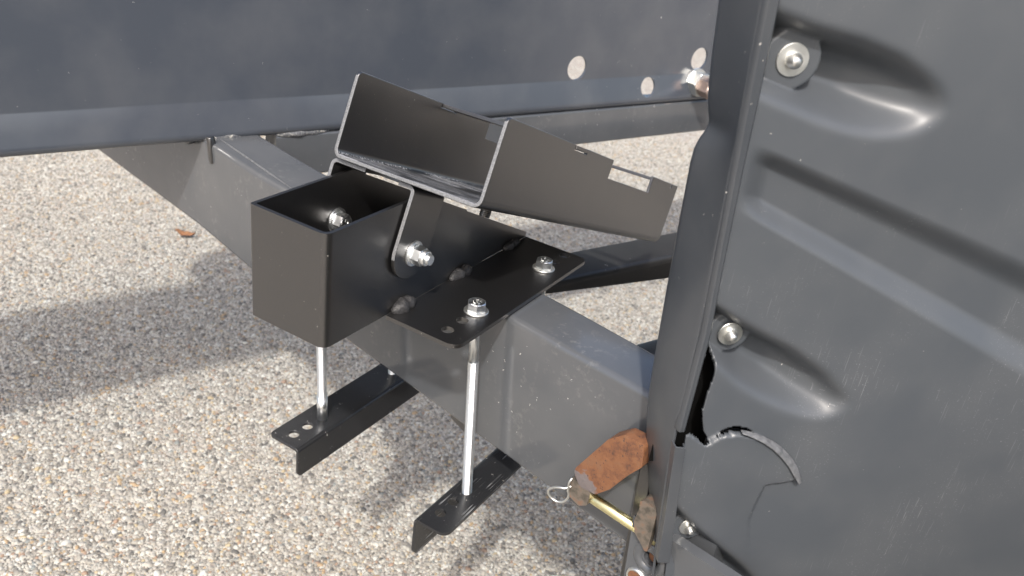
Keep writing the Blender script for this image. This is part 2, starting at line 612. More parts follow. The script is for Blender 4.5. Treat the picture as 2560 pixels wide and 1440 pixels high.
def grid_sheet(path, arcs, lv, keep, place, thick, corner=None, ctr=None):
    """bent sheet metal: path across, stations lv along; cells failing keep() are left out"""
    bm = bmesh.new()
    V = {}
    L = arcs[-1]
    def vert(i, j):
        if (i, j) not in V:
            e, l = arcs[i], lv[j]
            p = path[i].copy()
            if corner:
                e2, l2 = corner(e, l, L)
                if abs(e2 - e) > 1e-9 or abs(l2 - l) > 1e-9:
                    k = i
                    d = (path[1] - path[0]) if e < L / 2 else (path[-1] - path[-2])
                    p = path[i] + d.normalized() * (e2 - e)
                    l = l2
            V[i, j] = bm.verts.new(place(p, l))
        return V[i, j]
    for i in range(len(arcs) - 1):
        for j in range(len(lv) - 1):
            if keep((arcs[i] + arcs[i + 1]) / 2, (lv[j] + lv[j + 1]) / 2):
                f = bm.faces.new((vert(i, j), vert(i + 1, j), vert(i + 1, j + 1), vert(i, j + 1)))
                f.smooth = True
    me = bpy.data.meshes.new('sheet')
    bm.to_mesh(me)
    bm.free()
    return me

def solid(o, thick, offset, bevel=0.0006):
    s = o.modifiers.new('thickness', 'SOLIDIFY')
    s.thickness = thick
    s.offset = offset
    s.use_even_offset = True
    if bevel:
        bv = o.modifiers.new('bevel', 'BEVEL')
        bv.width = bevel
        bv.segments = 2
        bv.limit_method = 'ANGLE'
        bv.angle_limit = math.radians(50)

def weld_bead(parent, a, b_, r, seed, material, name='weld_bead'):
    """low lumpy bead: two overlapping puddles between two points"""
    rs = random.Random(seed)
    a, b_ = Vector(a), Vector(b_)
    ax = (b_ - a)
    L = ax.length
    x = ax.normalized()
    y = Vector((0, 0, 1)).cross(x).normalized()
    z = x.cross(y)
    bm = bmesh.new()
    bmesh.ops.create_icosphere(bm, subdivisions=4, radius=1.0)
    ph = [rs.uniform(0, 6) for _ in range(6)]
    for v_ in bm.verts:
        c_ = v_.co.copy()
        t = c_.x
        waist = 1 - 0.22 * math.exp(-((t - 0.15) / 0.22) ** 2)
        lump = 1 + 0.10 * math.sin(4.3 * c_.x + ph[0]) * math.cos(3.1 * c_.y + ph[1]) + 0.05 * math.sin(9 * c_.x + 5 * c_.z + ph[2])
        sq = (abs(t) ** 2.6) * (1 if t > 0 else -1)
        p = x * (sq * 0.25 + t * 0.75) * L * 0.56 + (y * c_.y + z * c_.z) * r * waist * lump * (1.05 + 0.12 * math.sin(t * 2 + ph[3]))
        v_.co = (a + b_) / 2 + p
    return link(name, mesh_from(bm), material, parent, smooth=True)

def bake(o):
    """apply the modifiers of o"""
    dg = bpy.context.evaluated_depsgraph_get()
    me = bpy.data.meshes.new_from_object(o.evaluated_get(dg))
    o.modifiers.clear()
    b2 = bmesh.new()
    b2.from_mesh(me)
    bmesh.ops.recalc_face_normals(b2, faces=b2.faces)
    b2.to_mesh(me)
    b2.free()
    o.data = me
    return o

def cut(o, cutters):
    """drill holes: cutters are meshes, subtracted exactly"""
    tmp = []
    for c in cutters:
        k = bpy.data.objects.new('cutter', c)
        C.objects.link(k)
        tmp.append(k)
        md = o.modifiers.new('cut', 'BOOLEAN')
        md.operation = 'DIFFERENCE'
        md.solver = 'EXACT'
        md.object = k
    bpy.context.view_layer.update()
    bake(o)
    for k in tmp:
        bpy.data.objects.remove(k)
    return o

def drill(r, at, axis, length=0.03, n=32):
    a = Vector(at) - Vector(axis).normalized() * length / 2
    return lathe([(0, 0), (r, 0), (r, length), (0, length)], n, a, axis)

def add_bevel(o, w, seg=2, ang=35):
    bv = o.modifiers.new('bevel', 'BEVEL')
    bv.width = w
    bv.segments = seg
    bv.limit_method = 'ANGLE'
    bv.angle_limit = math.radians(ang)
    return o

def prism(section, a, b_, ex, ey):
    """2D section swept from a to b; ex, ey are the section's axes"""
    ex, ey, a, b_ = Vector(ex), Vector(ey), Vector(a), Vector(b_)
    bm = bmesh.new()
    r0 = [bm.verts.new(a + ex * x + ey * y) for x, y in section]
    r1 = [bm.verts.new(b_ + ex * x + ey * y) for x, y in section]
    n = len(section)
    for k in range(n):
        f = bm.faces.new((r0[k], r0[(k + 1) % n], r1[(k + 1) % n], r1[k]))
        f.smooth = True
    bm.faces.new(r0[::-1])
    bm.faces.new(r1)
    return mesh_from(bm)

def autosmooth(me, deg=30):
    me.polygons.foreach_set('use_smooth', [True] * len(me.polygons))
    me.update()
    bm = bmesh.new()
    bm.from_mesh(me)
    lim = math.radians(deg)
    for e in bm.edges:
        e.smooth = not (len(e.link_faces) == 2 and e.calc_face_angle(0) > lim)
    bm.to_mesh(me)
    bm.free()
    return me

# ============================================================ GROUND
GZ = -0.85
bm = bmesh.new()
bmesh.ops.create_grid(bm, x_segments=8, y_segments=8, size=60)
g = link('ground', mesh_from(bm), M['ground'], loc=(0, 0, GZ))
g['kind'] = 'structure'
g['label'] = 'pale washed pebble ground under the trailer'

poly = [(-0.95, -0.75), (0.45, -0.55), (0.60, 0.50), (0.45, 1.3), (-0.45, 3.2), (-1.5, 3.4), (-2.7, 1.1), (-1.6, 0.1)]
def inside(px, py, poly):
    r = np.zeros(px.shape, bool)
    j = len(poly) - 1
    for i in range(len(poly)):
        xi, yi = poly[i]
        xj, yj = poly[j]
        c = ((yi > py) != (yj > py)) & (px < (xj - xi) * (py - yi) / (yj - yi + 1e-12) + xi)
        r ^= c
        j = i
    return r
xs = np.arange(-2.8, 0.7, 0.0044)
ys = np.arange(-0.8, 3.45, 0.0044)
X, Y = np.meshgrid(xs, ys)
X = X + rng.uniform(-0.0026, 0.0026, X.shape)
Y = Y + rng.uniform(-0.0026, 0.0026, Y.shape)
k = inside(X, Y, poly)
px_, py_ = X[k], Y[k]
n_ = len(px_)
rad = np.clip(rng.lognormal(math.log(0.0028), 0.30, n_), 0.0016, 0.0066)
P = np.zeros((n_, 3))
P[:, 0], P[:, 1] = px_, py_
P[:, 2] = GZ + rng.uniform(-0.0008, 0.0010, n_)
me = bpy.data.meshes.new('pebbles')
me.vertices.add(n_)
me.vertices.foreach_set('co', P.ravel())
def attr(nm, typ, data):
    a = me.attributes.new(nm, typ, 'POINT')
    a.data.foreach_set('vector' if typ == 'FLOAT_VECTOR' else 'value', data.ravel())
attr('tone', 'FLOAT', rng.uniform(0, 0.999, n_))
sc = np.stack([rad * rng.uniform(0.9, 1.5, n_), rad * rng.uniform(0.75, 1.1, n_), rad * rng.uniform(0.55, 0.9, n_)], 1)
attr('size', 'FLOAT_VECTOR', sc)
attr('turn', 'FLOAT_VECTOR', np.stack([rng.uniform(-0.5, 0.5, n_), rng.uniform(-0.5, 0.5, n_), rng.uniform(0, 6.28, n_)], 1))
peb = bpy.data.objects.new('pebbles', me)
C.objects.link(peb)
peb['kind'] = 'stuff'
peb['label'] = 'small rounded cream, grey and orange pebbles set in the ground'
ng = bpy.data.node_groups.new('scatter_pebbles', 'GeometryNodeTree')
ng.interface.new_socket('Geometry', in_out='INPUT', socket_type='NodeSocketGeometry')
ng.interface.new_socket('Geometry', in_out='OUTPUT', socket_type='NodeSocketGeometry')
gi, go = ng.nodes.new('NodeGroupInput'), ng.nodes.new('NodeGroupOutput')
ico = ng.nodes.new('GeometryNodeMeshIcoSphere')
ico.inputs['Radius'].default_value = 1.0
ico.inputs['Subdivisions'].default_value = 2
sm_ = ng.nodes.new('GeometryNodeSetShadeSmooth')
smt = ng.nodes.new('GeometryNodeSetMaterial')
smt.inputs['Material'].default_value = M['pebble']
iop = ng.nodes.new('GeometryNodeInstanceOnPoints')
def named(nm, typ):
    q = ng.nodes.new('GeometryNodeInputNamedAttribute')
    q.data_type = typ
    q.inputs['Name'].default_value = nm
    return q.outputs['Attribute']
e2r = ng.nodes.new('FunctionNodeEulerToRotation')
L_ = ng.links.new
L_(ico.outputs['Mesh'], sm_.inputs[0])
L_(sm_.outputs[0], smt.inputs[0])
L_(gi.outputs[0], iop.inputs['Points'])
L_(smt.outputs[0], iop.inputs['Instance'])
L_(named('turn', 'FLOAT_VECTOR'), e2r.inputs[0])
L_(e2r.outputs[0], iop.inputs['Rotation'])
L_(named('size', 'FLOAT_VECTOR'), iop.inputs['Scale'])
L_(iop.outputs[0], go.inputs[0])
md = peb.modifiers.new('scatter', 'NODES')
md.node_group = ng
me.materials.append(M['pebble'])

# ============================================================ TRAILER
trailer = thing('trailer', 'charcoal painted trailer frame with its diagonal drawbar and wide front crossbeam', 'trailer', (-0.3, 0.3, GZ))
def T(o):
    o.parent = trailer
    o.matrix_parent_inverse = Matrix.Translation(-trailer.location)
    return o

TD, TM = Vector((0.9854, -0.1703, 0)), Vector((0.1703, 0.9854, 0))
def ton(t, n, z):
    return TD * t + TM * n + Vector((0, 0, z))
secs = [(-1.15, 0.2185, 0.303, -0.256), (-0.94, 0.2180, 0.303, -0.262), (-0.60, 0.2165, 0.302, -0.278), (-0.42, 0.2030, 0.2875, -0.2840),
        (-0.20, 0.2017, 0.2800, -0.2916), (0.10, 0.2012, 0.2752, -0.3024), (0.25, 0.2017, 0.2700, -0.3080), (0.34, 0.2017, 0.268, -0.311)]
bm = bmesh.new()
rings = []
for t, n0, n1, zb in secs:
    pl_ = rounded([(n0, zb), (n1, zb), (n1, -0.1252), (n0, -0.1252)], 0.0075, 6)
    rings.append([bm.verts.new(ton(t, a, c_)) for a, c_ in pl_])
n = len(rings[0])
for a, b_ in zip(rings, rings[1:]):
    for k in range(n):
        bm.faces.new((a[k], a[(k + 1) % n], b_[(k + 1) % n], b_[k]))
bm.faces.new(rings[0][::-1])
bm.faces.new(rings[-1])
tongue = T(link('drawbar', autosmooth(mesh_from(bm), 40), M['gloss']))
tongue['label'] = 'glossy charcoal rectangular drawbar running diagonally under the bracket'

# welds and small plates on the drawbar
w = weld_bead(tongue, (-0.525, 0.312, -0.1250), (-0.495, 0.402, -0.1250), 0.0085, 3, M['weld_dirty'])
w = weld_bead(tongue, (-0.500, 0.3235, -0.1252), (-0.318, 0.272, -0.1250), 0.0016, 8, M['torn'], 'paint_seam')
o = link('gusset_tab', prism(rounded([(0.001, -0.152), (0.007, -0.154), (0.002, -0.116), (-0.004, -0.116)], 0.0010, 2), ton(-0.548, 0.2085, 0), ton(-0.548, 0.219, 0), TD, (0, 0, 1)), M['satin'], tongue)
o = link('gusset_tab', prism([(-0.66, -0.128), (-0.585, -0.128), (-0.600, -0.142), (-0.645, -0.134)], ton(0, 0.205, 0), ton(0, 0.2175, 0), TD, (0, 0, 1)), M['flange'], tongue)

# crossbeam: folded sheet, upper face and outward-leaning lower lip
CD, CN = Vector((0.3925, 0.9198, 0)).normalized(), Vector((0.9198, -0.3925, 0)).normalized()
CO = Vector((-0.6387, 0.0734, 0))
path = fillet_path([(-0.045, 0.420), (0.0, 0.420), (0.0, -0.0725), (0.0130, -0.1245), (-0.035, -0.1245)], [0.012, 0.018, 0.006, ], 6)
bm = bmesh.new()
r0 = [bm.verts.new(CO - CD * 0.9 + CN * a + Vector((0, 0, c_))) for a, c_ in path]
r1 = [bm.verts.new(CO + CD * 1.9 + CN * a + Vector((0, 0, c_))) for a, c_ in path]
for k in range(len(path) - 1):
    bm.faces.new((r0[k], r1[k], r1[k + 1], r0[k + 1])).smooth = True
me = bpy.data.meshes.new('beam')
bm.to_mesh(me)
bm.free()
beam = link('crossbeam', me, M['beam'])
solid(beam, 0.005, -1, 0)
bpy.context.view_layer.update()
bake(beam)
# make sure the sheet's thickness grows away from the camera
mxn = max((v.co - CO).dot(CN) for v in beam.data.vertices)
def bpt(s, a, z):
    return CO + CD * s + CN * a + Vector((0, 0, z))
cut(beam, [drill(0.0225, bpt(0.958, 0, -0.0495), CN, 0.03, 40), drill(0.0192, bpt(1.146, 0, -0.0940), CN, 0.035, 40), drill(0.0232, bpt(1.283, 0, -0.0430), CN, 0.03, 40)])
autosmooth(beam.data, 30)
T(beam)
beam['label'] = 'wide dark blue-grey front crossbeam with three round holes'

# flange nut with stained lock nut and bolt on the crossbeam
nb = link('crossbeam_bolt', tube([bpt(1.284, 0.0, -0.092), bpt(1.284, 0.115, -0.104)], 0.0115, 24), M['zinc'], smooth=True)
T(nb)
link('flange_washer', washer(0.0300, 0.005, bpt(1.284, 0.004, -0.092), CN), M['zinc_dull'], nb, smooth=False)
link('nut', autosmooth(hexagon(0.046, 0.022, bpt(1.284, 0.009, -0.092), CN, spin=0.2)), M['zinc_dull'], nb)
link('lock_nut', autosmooth(hexagon(0.035, 0.026, bpt(1.284, 0.031, -0.094), CN, spin=0.5)), M['copper'], nb)

# tube behind and below the crossbeam
sec = rounded([(-0.035, -0.2010), (0.012, -0.2010), (0.012, -0.1295), (-0.035, -0.1295)], 0.0060, 8)
ct = link('cross_tube', prism(sec, bpt(0.372, 0, 0), bpt(1.95, 0, 0), CN, (0, 0, 1)), M['gloss'])
autosmooth(ct.data, 40)
T(ct)
ct['label'] = 'charcoal square tube running just below the crossbeam'
weld_bead(ct, bpt(0.375, 0.010, -0.1290), bpt(0.455, 0.010, -0.1290), 0.0055, 11, M['weld_dirty'])

# low cross bar behind the bracket
LD, LN = Vector((0.4023, 0.9155, 0)).normalized(), Vector((0.9155, -0.4023, 0)).normalized()
sec = rounded([(-0.356, -0.302), (-0.2786, -0.302), (-0.2786, -0.280), (-0.356, -0.280)], 0.006, 6)
lb = link('low_cross_bar', prism(sec, LD * 0.43, LD * 1.45, LN, (0, 0, 1)), M['old'])
autosmooth(lb.data, 40)
# the bar gets deeper towards its far end
for v_ in lb.data.vertices:
    if v_.co.z < -0.29:
        v_.co.z = -0.296 - max(0.0, (v_.co.dot(LD) - 0.45)) * 0.085 - (0 if v_.co.dot(LD) < 1 else 0)
T(lb)
lb['label'] = 'half shaded charcoal bar crossing behind the bracket plate'
sec = rounded([(-0.222, -0.44), (-0.170, -0.44), (-0.170, -0.400), (-0.222, -0.400)], 0.004, 4)
l2 = link('low_cross_bar', prism(sec, LD * 0.30, LD * 1.1, LN, (0, 0, 1)), M['satin'])
autosmooth(l2.data, 40)
T(l2)
l2['label'] = 'brownish end of a lower bar beside the guard edge'

# coupling end: post, lower plate, lever, lug
def cp(t, z, k):
    return ton(t, 0.2017 - k, z)
CF = frame(TM * 0.2017, TD, (0, 0, 1), -TM)      # local x along the drawbar, y up, z towards the camera
def cslab(name, outline, k, thick, material, parent, bevel=0.001, seg=2):
    me = slab(outline, thick)
    F_ = CF @ Matrix.Translation((0, 0, k))
    me.transform(F_)
    o = link(name, me, material, parent)
    add_bevel(o, bevel, seg)
    return o
post = T(cslab('coupling_post', [(0.2475, -0.190), (0.2620, -0.190), (0.2720, -0.36), (0.2560, -0.36)], 0.010, 0.010, M['satin'], None, 0.0015))
lp = T(cslab('coupling_plate', rounded([(0.2640, -0.238), (0.400, -0.238), (0.400, -0.42), (0.2765, -0.42)], 0.002), 0.030, 0.012, M['gloss'], None, 0.0))
cut(lp, [drill(0.0090, cp(0.2935, -0.2735, 0.024), TM, 0.05)])
add_bevel(lp, 0.001)
lp['label'] = 'charcoal coupling plate with a dished bolt hole at the bottom edge'
link('dished_rim', lathe([(0.0088, 0.0002), (0.0105, 0.0022), (0.0150, 0.0030), (0.0185, 0.0004)], 40, cp(0.2915, -0.276, 0.030), -TM), M['gloss'], lp, smooth=True)
link('bolt_end', lathe([(0, 0.0), (0.0065, 0.0), (0.0075, -0.002), (0.0075, -0.02)], 28, cp(0.2945, -0.2735, 0.026), -TM), M['rust'], lp, smooth=True)
link('rusty_washer', washer(0.0085, 0.003, cp(0.2830, -0.3060, 0.030), -TM), M['rust'], lp)
link('washer_rim', lathe([(0.0086, 0.0), (0.0088, 0.0034), (0.0106, 0.0030), (0.0112, 0.0)], 32, cp(0.2830, -0.3060, 0.030), -TM), M['zinc_dull'], lp, smooth=True)

lever = thing('brake_lever', 'short rusty orange forged lever with a bare metal tip in front of the drawbar', 'lever', cp(0.22, -0.2, 0.03))
def PF(o, root):
    o.parent = root
    o.matrix_parent_inverse = Matrix.Translation(-root.location)
    return o
outl = rounded([(0.1895, -0.2285), (0.2215, -0.1700), (0.2370, -0.1555), (0.2520, -0.1545), (0.2600, -0.1560), (0.2625, -0.1780),
                (0.2500, -0.1960), (0.2345, -0.2235), (0.2200, -0.2400), (0.2000, -0.2425)], [0.010, 0.012, 0.008, 0.006, 0.005, 0.006, 0.01, 0.01, 0.006, 0.008], 5)
o = cslab('lever_arm', outl, 0.034, 0.018, M['rust'], None, 0.0065, 5)
PF(o, lever)
bake(o)
autosmooth(o.data, 60)
o = cslab('lever_lug', rounded([(0.1870, -0.2400), (0.1885, -0.2625), (0.2030, -0.2670), (0.2125, -0.2600), (0.2140, -0.2400)], 0.0035, 5), 0.033, 0.016, M['lug'], None, 0.0012)
PF(o, lever)
o = cslab('rear_lug', rounded([(0.2715, -0.2190), (0.2690, -0.2380), (0.2725, -0.2500), (0.2820, -0.2580), (0.2900, -0.2660), (0.2900, -0.2100), (0.2700, -0.2090)], 0.006, 5), 0.037, 0.014, M['lug'], None, 0.002, 3)
PF(o, lever)

pin = link('locking_pin', tube([cp(0.2040, -0.2545, 0.025), cp(0.2055, -0.2545, 0.025), cp(0.300, -0.2545, 0.025)], [0.0050, 0.0056, 0.0056], 28), M['yellow'], smooth=True)
tag(pin, 'yellow passivated round steel pin passing through the rusty lever lug', 'pin')
pts = []
for k in range(41):
    a = k / 40 * 2 * math.pi
    s_, c_ = math.sin(a), math.cos(a)
    along, across = 0.0135 * c_, 0.0080 * s_ * (1.15 - 0.25 * c_)
    ca, sa = math.cos(0.95), math.sin(0.95)
    pts.append(cp(0.1795 + along * ca - across * sa, -0.2655 + along * sa + across * ca, 0.036 + 0.004 * s_))
pts = pts[2:-2]
pts = [cp(0.1925, -0.2470, 0.028), cp(0.1885, -0.2520, 0.034)] + pts + [cp(0.1890, -0.2440, 0.036), cp(0.1905, -0.2380, 0.0345)]
clip = link('ring_clip', tube(pts, 0.00125, 10), M['zinc_dull'], smooth=True)
tag(clip, 'small bent wire ring clip hanging at the left of the lever lug', 'clip')

# ============================================================ BRACKET
br = thing('mounting_bracket', 'satin black open-topped steel box bracket with side plates sitting across the drawbar', 'bracket', (-0.047, 0.18, -0.118))
W_, H_, VL = 0.095, 0.1182, 0.3636
path = fillet_path([(-W_, VL), (-W_, 0.0), (0.0, 0.0), (0.0, VL)], [0.003, 0.009], 8)
def box_top(v_):
    return 0.0 if v_ < 0.137 else -(v_ - 0.137) * 0.492
pts2, arcs = resample(path, [0.05 * i for i in range(1, 17)] + [VL - 0.137, W_ + VL + 0.137 - 0.0068])
bm = bmesh.new()
rows = 9
V = [[bm.verts.new((p.x, p.y, -H_ + (H_ + box_top(p.y)) * j / (rows - 1))) for j in range(rows)] for p in pts2]
for i in range(len(V) - 1):
    for j in range(rows - 1):
        bm.faces.new((V[i][j], V[i + 1][j], V[i + 1][j + 1], V[i][j + 1])).smooth = True
me = bpy.data.meshes.new('box')
bm.to_mesh(me)
bm.free()
box = PF(link('box_body', me, M['satin']), br)
solid(box, 0.0040, -1, 0.0)
bpy.context.view_layer.update()
if min(v_.co.x for v_ in bake(box).data.vertices) < -W_ - 0.001:      # thickness went outwards: redo inwards
    box.data = me
    solid(box, 0.0040, 1, 0.0)
    bpy.context.view_layer.update()
    bake(box)
autosmooth(box.data, 35)
add_bevel(box, 0.0009, 2, 50)
o = PF(link('box_floor', slab([(-W_ + 0.0045, 0.0045), (-0.0045, 0.0045), (-0.0045, VL - 0.002), (-W_ + 0.0045, VL - 0.002)], 0.003, frame=Matrix.Translation((0, 0, -H_ + 0.004))), M['satin']), br)

PV0, PV1, PW = 0.0900, VL + 0.0008, 0.0885
HV = [0.1111, 0.1365, 0.1619, 0.3023, 0.3277, 0.3531]
for sgn in (1, -1):
    x0 = 0.0003 if sgn > 0 else -W_ - 0.0003
    out = [(x0, PV0), (x0 + sgn * PW, PV0), (x0 + sgn * PW, PV1), (x0, PV1)]
    o = link('side_plate', slab(rounded(out, [0, 0.013, 0.010, 0], 8), 0.0045, frame=Matrix.Translation((0, 0, -H_))), M['satin'])
    hx = x0 + sgn * 0.0623
    cut(o, [drill(0.0066, (hx, v_, -H_), (0, 0, 1)) for v_ in HV])
    autosmooth(o.data, 35)
    add_bevel(o, 0.0008, 2, 40)
    PF(o, br)
    o['label'] = ('drilled side plate nearest the plastic guard' if sgn > 0 else 'drilled side plate hidden behind the box')
weld_bead(br, (0.0035, 0.098, -0.1155), (0.0035, 0.131, -0.1150), 0.0085, 1, M['weld_black']).matrix_parent_inverse = Matrix.Translation(-br.location)
weld_bead(br, (0.0030, 0.199, -0.1160), (0.0030, 0.236, -0.1150), 0.0080, 5, M['weld_black']).matrix_parent_inverse = Matrix.Translation(-br.location)
weld_bead(br, (0.0030, 0.309, -0.1160), (0.0030, 0.340, -0.1150), 0.0062, 9, M['weld_black']).matrix_parent_inverse = Matrix.Translation(-br.location)

# long clamp bolts
def long_bolt(head, foot, label, style=1, spin=0.3, shank=0.028, sleeve=0.0):
    head, foot = Vector(head), Vector(foot)
    ax = (head - foot).normalized()
    t = thing('long_bolt', label, 'bolt', head, 'long zinc bolts through the side plates')
    Lh = (head - foot).length
    up = Vector((0, 0, 1))
    PF(link('washer', washer(0.0132, 0.0020, head + Vector((0, 0, 0.0002)), up), M['zinc_dull']), t)
    PF(link('head', autosmooth(hexagon(0.0182, 0.0100, head + Vector((0, 0, 0.0022)), up, spin=spin)), M['zinc']), t)
    head_marks(t, head + Vector((0, 0, 0.0119)), up, M['zinc_dull'], 0.0068, style).matrix_parent_inverse = Matrix.Translation(-t.location)
    top = head - ax * 0.002
    PF(link('shank', tube([top, head - ax * (shank + 0.002)], 0.0053, 24), M['zinc'], smooth=True), t)
    PF(link('thread', thread(0.0062, Lh - shank - 0.002, 0.00175, foot, ax), M['zinc'], smooth=False), t)
    if sleeve:
        PF(link('sleeve', tube([foot, foot + ax * sleeve], 0.0067, 24), M['zinc'], smooth=True), t)
    return t
long_bolt((0.0625, 0.1619, -H_), (0.0789, 0.1619, -0.3548), 'long zinc bolt with hex head at the near end of the plate, before the drawbar', 1, 0.35, 0.058)
long_bolt((0.0625, 0.3023, -H_), (0.0740, 0.3023, -0.3548), 'long zinc bolt with its hex head at the far end of the drilled side plate', 2, 0.1, 0.06)
long_bolt((-0.1575, 0.1619, -H_), (-0.1467, 0.1619, -0.3609), 'long threaded zinc bolt coming down below the front corner of the black box', 1, 0.2, 0.02, 0.034)
long_bolt((-0.1575, 0.3023, -H_), (-0.1467, 0.3023, -0.3609), 'long zinc bolt hidden behind the black box on the far side of the drawbar', 1, 0.2, 0.02)

# clamp bars (angle steel) hanging on the bolts
def clamp(ua, ub, v0, v1, z, drop, fold_at_b, holes, label, rc, material='clamp'):
    t_ = 0.0036
    uf = ub if fold_at_b else ua
    s_ = -1 if fold_at_b else 1
    oth = ua if fold_at_b else ub
    prof = fillet_path([(oth, z), (uf, z), (uf, z - drop)], [0.0055], 6)
    inner = fillet_path([(oth, z - t_), (uf + s_ * t_, z - t_), (uf + s_ * t_, z - drop)], [0.0022], 6)
    o = link('clamp_bar', prism(prof + inner[::-1], (0, v0, 0), (0, v1, 0), (1, 0, 0), (0, 0, 1)), M[material])
    autosmooth(o.data, 30)
    # round the free corner of the top flange and of the hanging flange
    r = rc
    def corner_cut(c0, u_dir, v_dir, vertical):
        pts = [(0, 0)] + [(r - r * math.sin(a), r - r * math.cos(a)) for a in [math.pi / 2 * i / 8 for i in range(9)]]
        pts = [(-0.004, -0.004), (r, -0.004)] + [(r - r * math.sin(a), r - r * math.cos(a)) for a in [math.pi / 2 * i / 8 for i in range(9)]] + [(-0.004, r)]
        me = slab(pts, 0.02)
        me.transform(Matrix.Translation((0, 0, 0.01)))
        me.transform(frame(c0, u_dir, v_dir, Vector(u_dir).cross(Vector(v_dir))))
        b2 = bmesh.new(); b2.from_mesh(me); bmesh.ops.recalc_face_normals(b2, faces=b2.faces); b2.to_mesh(me); b2.free()
        return me
    cuts = [corner_cut((oth, v0, z), (-s_ * -1.0 * (-1 if False else 1), 0, 0) if False else ((1, 0, 0) if uf > oth else (-1, 0, 0)), (0, 1, 0), False),
            corner_cut((oth, v1, z), ((1, 0, 0) if uf > oth else (-1, 0, 0)), (0, -1, 0), False),
            corner_cut((uf, v0, z - drop), (0, 0, 1), (0, 1, 0), True)]
    cuts += [drill(0.0066, (hu, hv, z), (0, 0, 1)) for hu, hv in holes]
    cut(o, cuts)
    autosmooth(o.data, 35)
    add_bevel(o, 0.0006, 2, 40)
    tag(o, label, 'clamp bar', 'angle steel clamp bars under the drawbar')
    return o
clamp(-0.1739, -0.1237, 0.0955, 0.372, -0.3609, 0.0425, True, [(-0.149, 0.1375), (-0.150, 0.1150), (-0.148, 0.3277), (-0.148, 0.3531)],
      'black angle steel clamp bar below the box, its flange folded down on the right', 0.008)
clamp(0.0585, 0.1022, 0.0885, 0.360, -0.3548, 0.0560, False, [(0.0760, 0.1385), (0.0762, 0.1140), (0.075, 0.3277), (0.075, 0.3480)],
      'lower right black angle steel clamp bar with scraped top, flange down on its left', 0.011, 'clamp_scraped')

# pivot bolts
def pivot(at, axis, label, nut):
    t = thing('pivot_bolt', label, 'bolt', at, 'hinge pivot bolts of the tray')
    a = Vector(axis).normalized()
    at = Vector(at)
    PF(link('washer', washer(0.0136, 0.0022, at, a), M['zinc']), t)
    p = at + a * 0.0022
    if nut:
        PF(link('washer_face', lathe([(0, 0), (0.0108, 0), (0.0105, 0.0016), (0, 0.0016)], 32, p, a), M['zinc'], smooth=False), t)
        PF(link('nut', autosmooth(hexagon(0.0180, 0.0105, p + a * 0.0014, a, spin=0.35)), M['zinc']), t)
        PF(link('nut_collar', lathe([(0.0085, 0), (0.0084, 0.0032), (0.0074, 0.0046), (0.0060, 0.0048), (0.0056, 0.003)], 32, p + a * 0.0115, a), M['zinc'], smooth=True), t)
        PF(link('thread_end', thread(0.0056, 0.0125, 0.00175, p + a * 0.008, a, 20), M['zinc']), t)
    else:
        PF(link('washer_face', lathe([(0, 0), (0.0104, 0), (0.0101, 0.0016), (0, 0.0016)], 32, p, a), M['zinc'], smooth=False), t)
        PF(link('head', autosmooth(hexagon(0.0175, 0.0100, p + a * 0.0015, a, spin=0.3)), M['zinc']), t)
        head_marks(t, p + a * 0.0112, a, M['zinc_dull'], 0.006, 0).matrix_parent_inverse = Matrix.Translation(-t.location)
    return t
pivot((0.0062, 0.1205, -0.0560), (1, 0, 0), 'zinc pivot bolt end with flanged nut on the outside of the hinge ear', True)
pivot((-0.0908, 0.1140, -0.0500), (1, 0, 0), 'zinc hex bolt head inside the open black box', False)

# ============================================================ TILTING TRAY
TH = math.radians(21.71)
T0 = Vector((-0.0959, 0.11, 0.020))
TA, TL, TH_ = Vector((1, 0, 0)), Vector((0, math.cos(TH), -math.sin(TH))), Vector((0, math.sin(TH), math.cos(TH)))
tray = thing('tilting_tray', 'long black U-shaped steel tray tilted down and back above the bracket', 'tray', T0)
TW, TLn, HH = 0.1812, 0.545, 0.0885
def tp(p, l):
    return T0 + TA * p.x + TH_ * p.y + TL * l
path = fillet_path([(0, HH), (0, 0), (TW, 0), (TW, HH)], [0.010, 0.010], 7)
probe = resample(path, [])[1]
Ltot = probe[-1]
ws = [HH - 0.066, HH - 0.0825, 0.0015, 0.003, 0.0045, 0.006]
pts2, arcs = resample(path, [HH - h for h in (0.066, 0.0825)] + [Ltot - (HH - h) for h in (0.066, 0.0825)] + [0.0015, 0.003, 0.0045, 0.006] + [Ltot - x for x in (0.0015, 0.003, 0.0045, 0.006)])
lv = sorted(set([0, 0.0015, 0.003, 0.0045, 0.006, 0.158, 0.192, 0.272, 0.2735, 0.275, 0.43, 0.512, 0.518, TLn - 0.006, TLn - 0.003, TLn] + [round(0.03 * i, 4) for i in range(1, 18)]))
def keep(e, l):
    h = min(e, Ltot - e)       # distance from the rim
    if 0.275 < l < 0.43 and h < HH - 0.066:
        return False
    if 0.158 < l < 0.192 and h < 0.006:
        return False
    if 0.512 < l < 0.518 and h < 0.006:
        return False
    return True
def corner(e, l, L):
    r = 0.006
    d = min(e, L - e)
    if d < r and l < r:
        x, y = r - d, r - l
        q = max(x, y)
        if q > 0:
            m_ = math.hypot(x, y)
            k = q / m_ if m_ > 0 else 1
            x, y = x * k, y * k
        d2, l = r - x, r - y
        e = d2 if e < L / 2 else L - d2
    return e, l
me = grid_sheet(pts2, arcs, lv, keep, tp, 0.0042, corner)
o = link('tray_body', me, M['satin'])
me.materials.append(M['floor'])
solid(o, 0.0042, 1, 0)
bpy.context.view_layer.update()
bake(o)
if min((v_.co - T0).dot(TH_) for v_ in o.data.vertices) < -0.001:
    o.data = me
    solid(o, 0.0042, -1, 0)
    bpy.context.view_layer.update()
    bake(o)
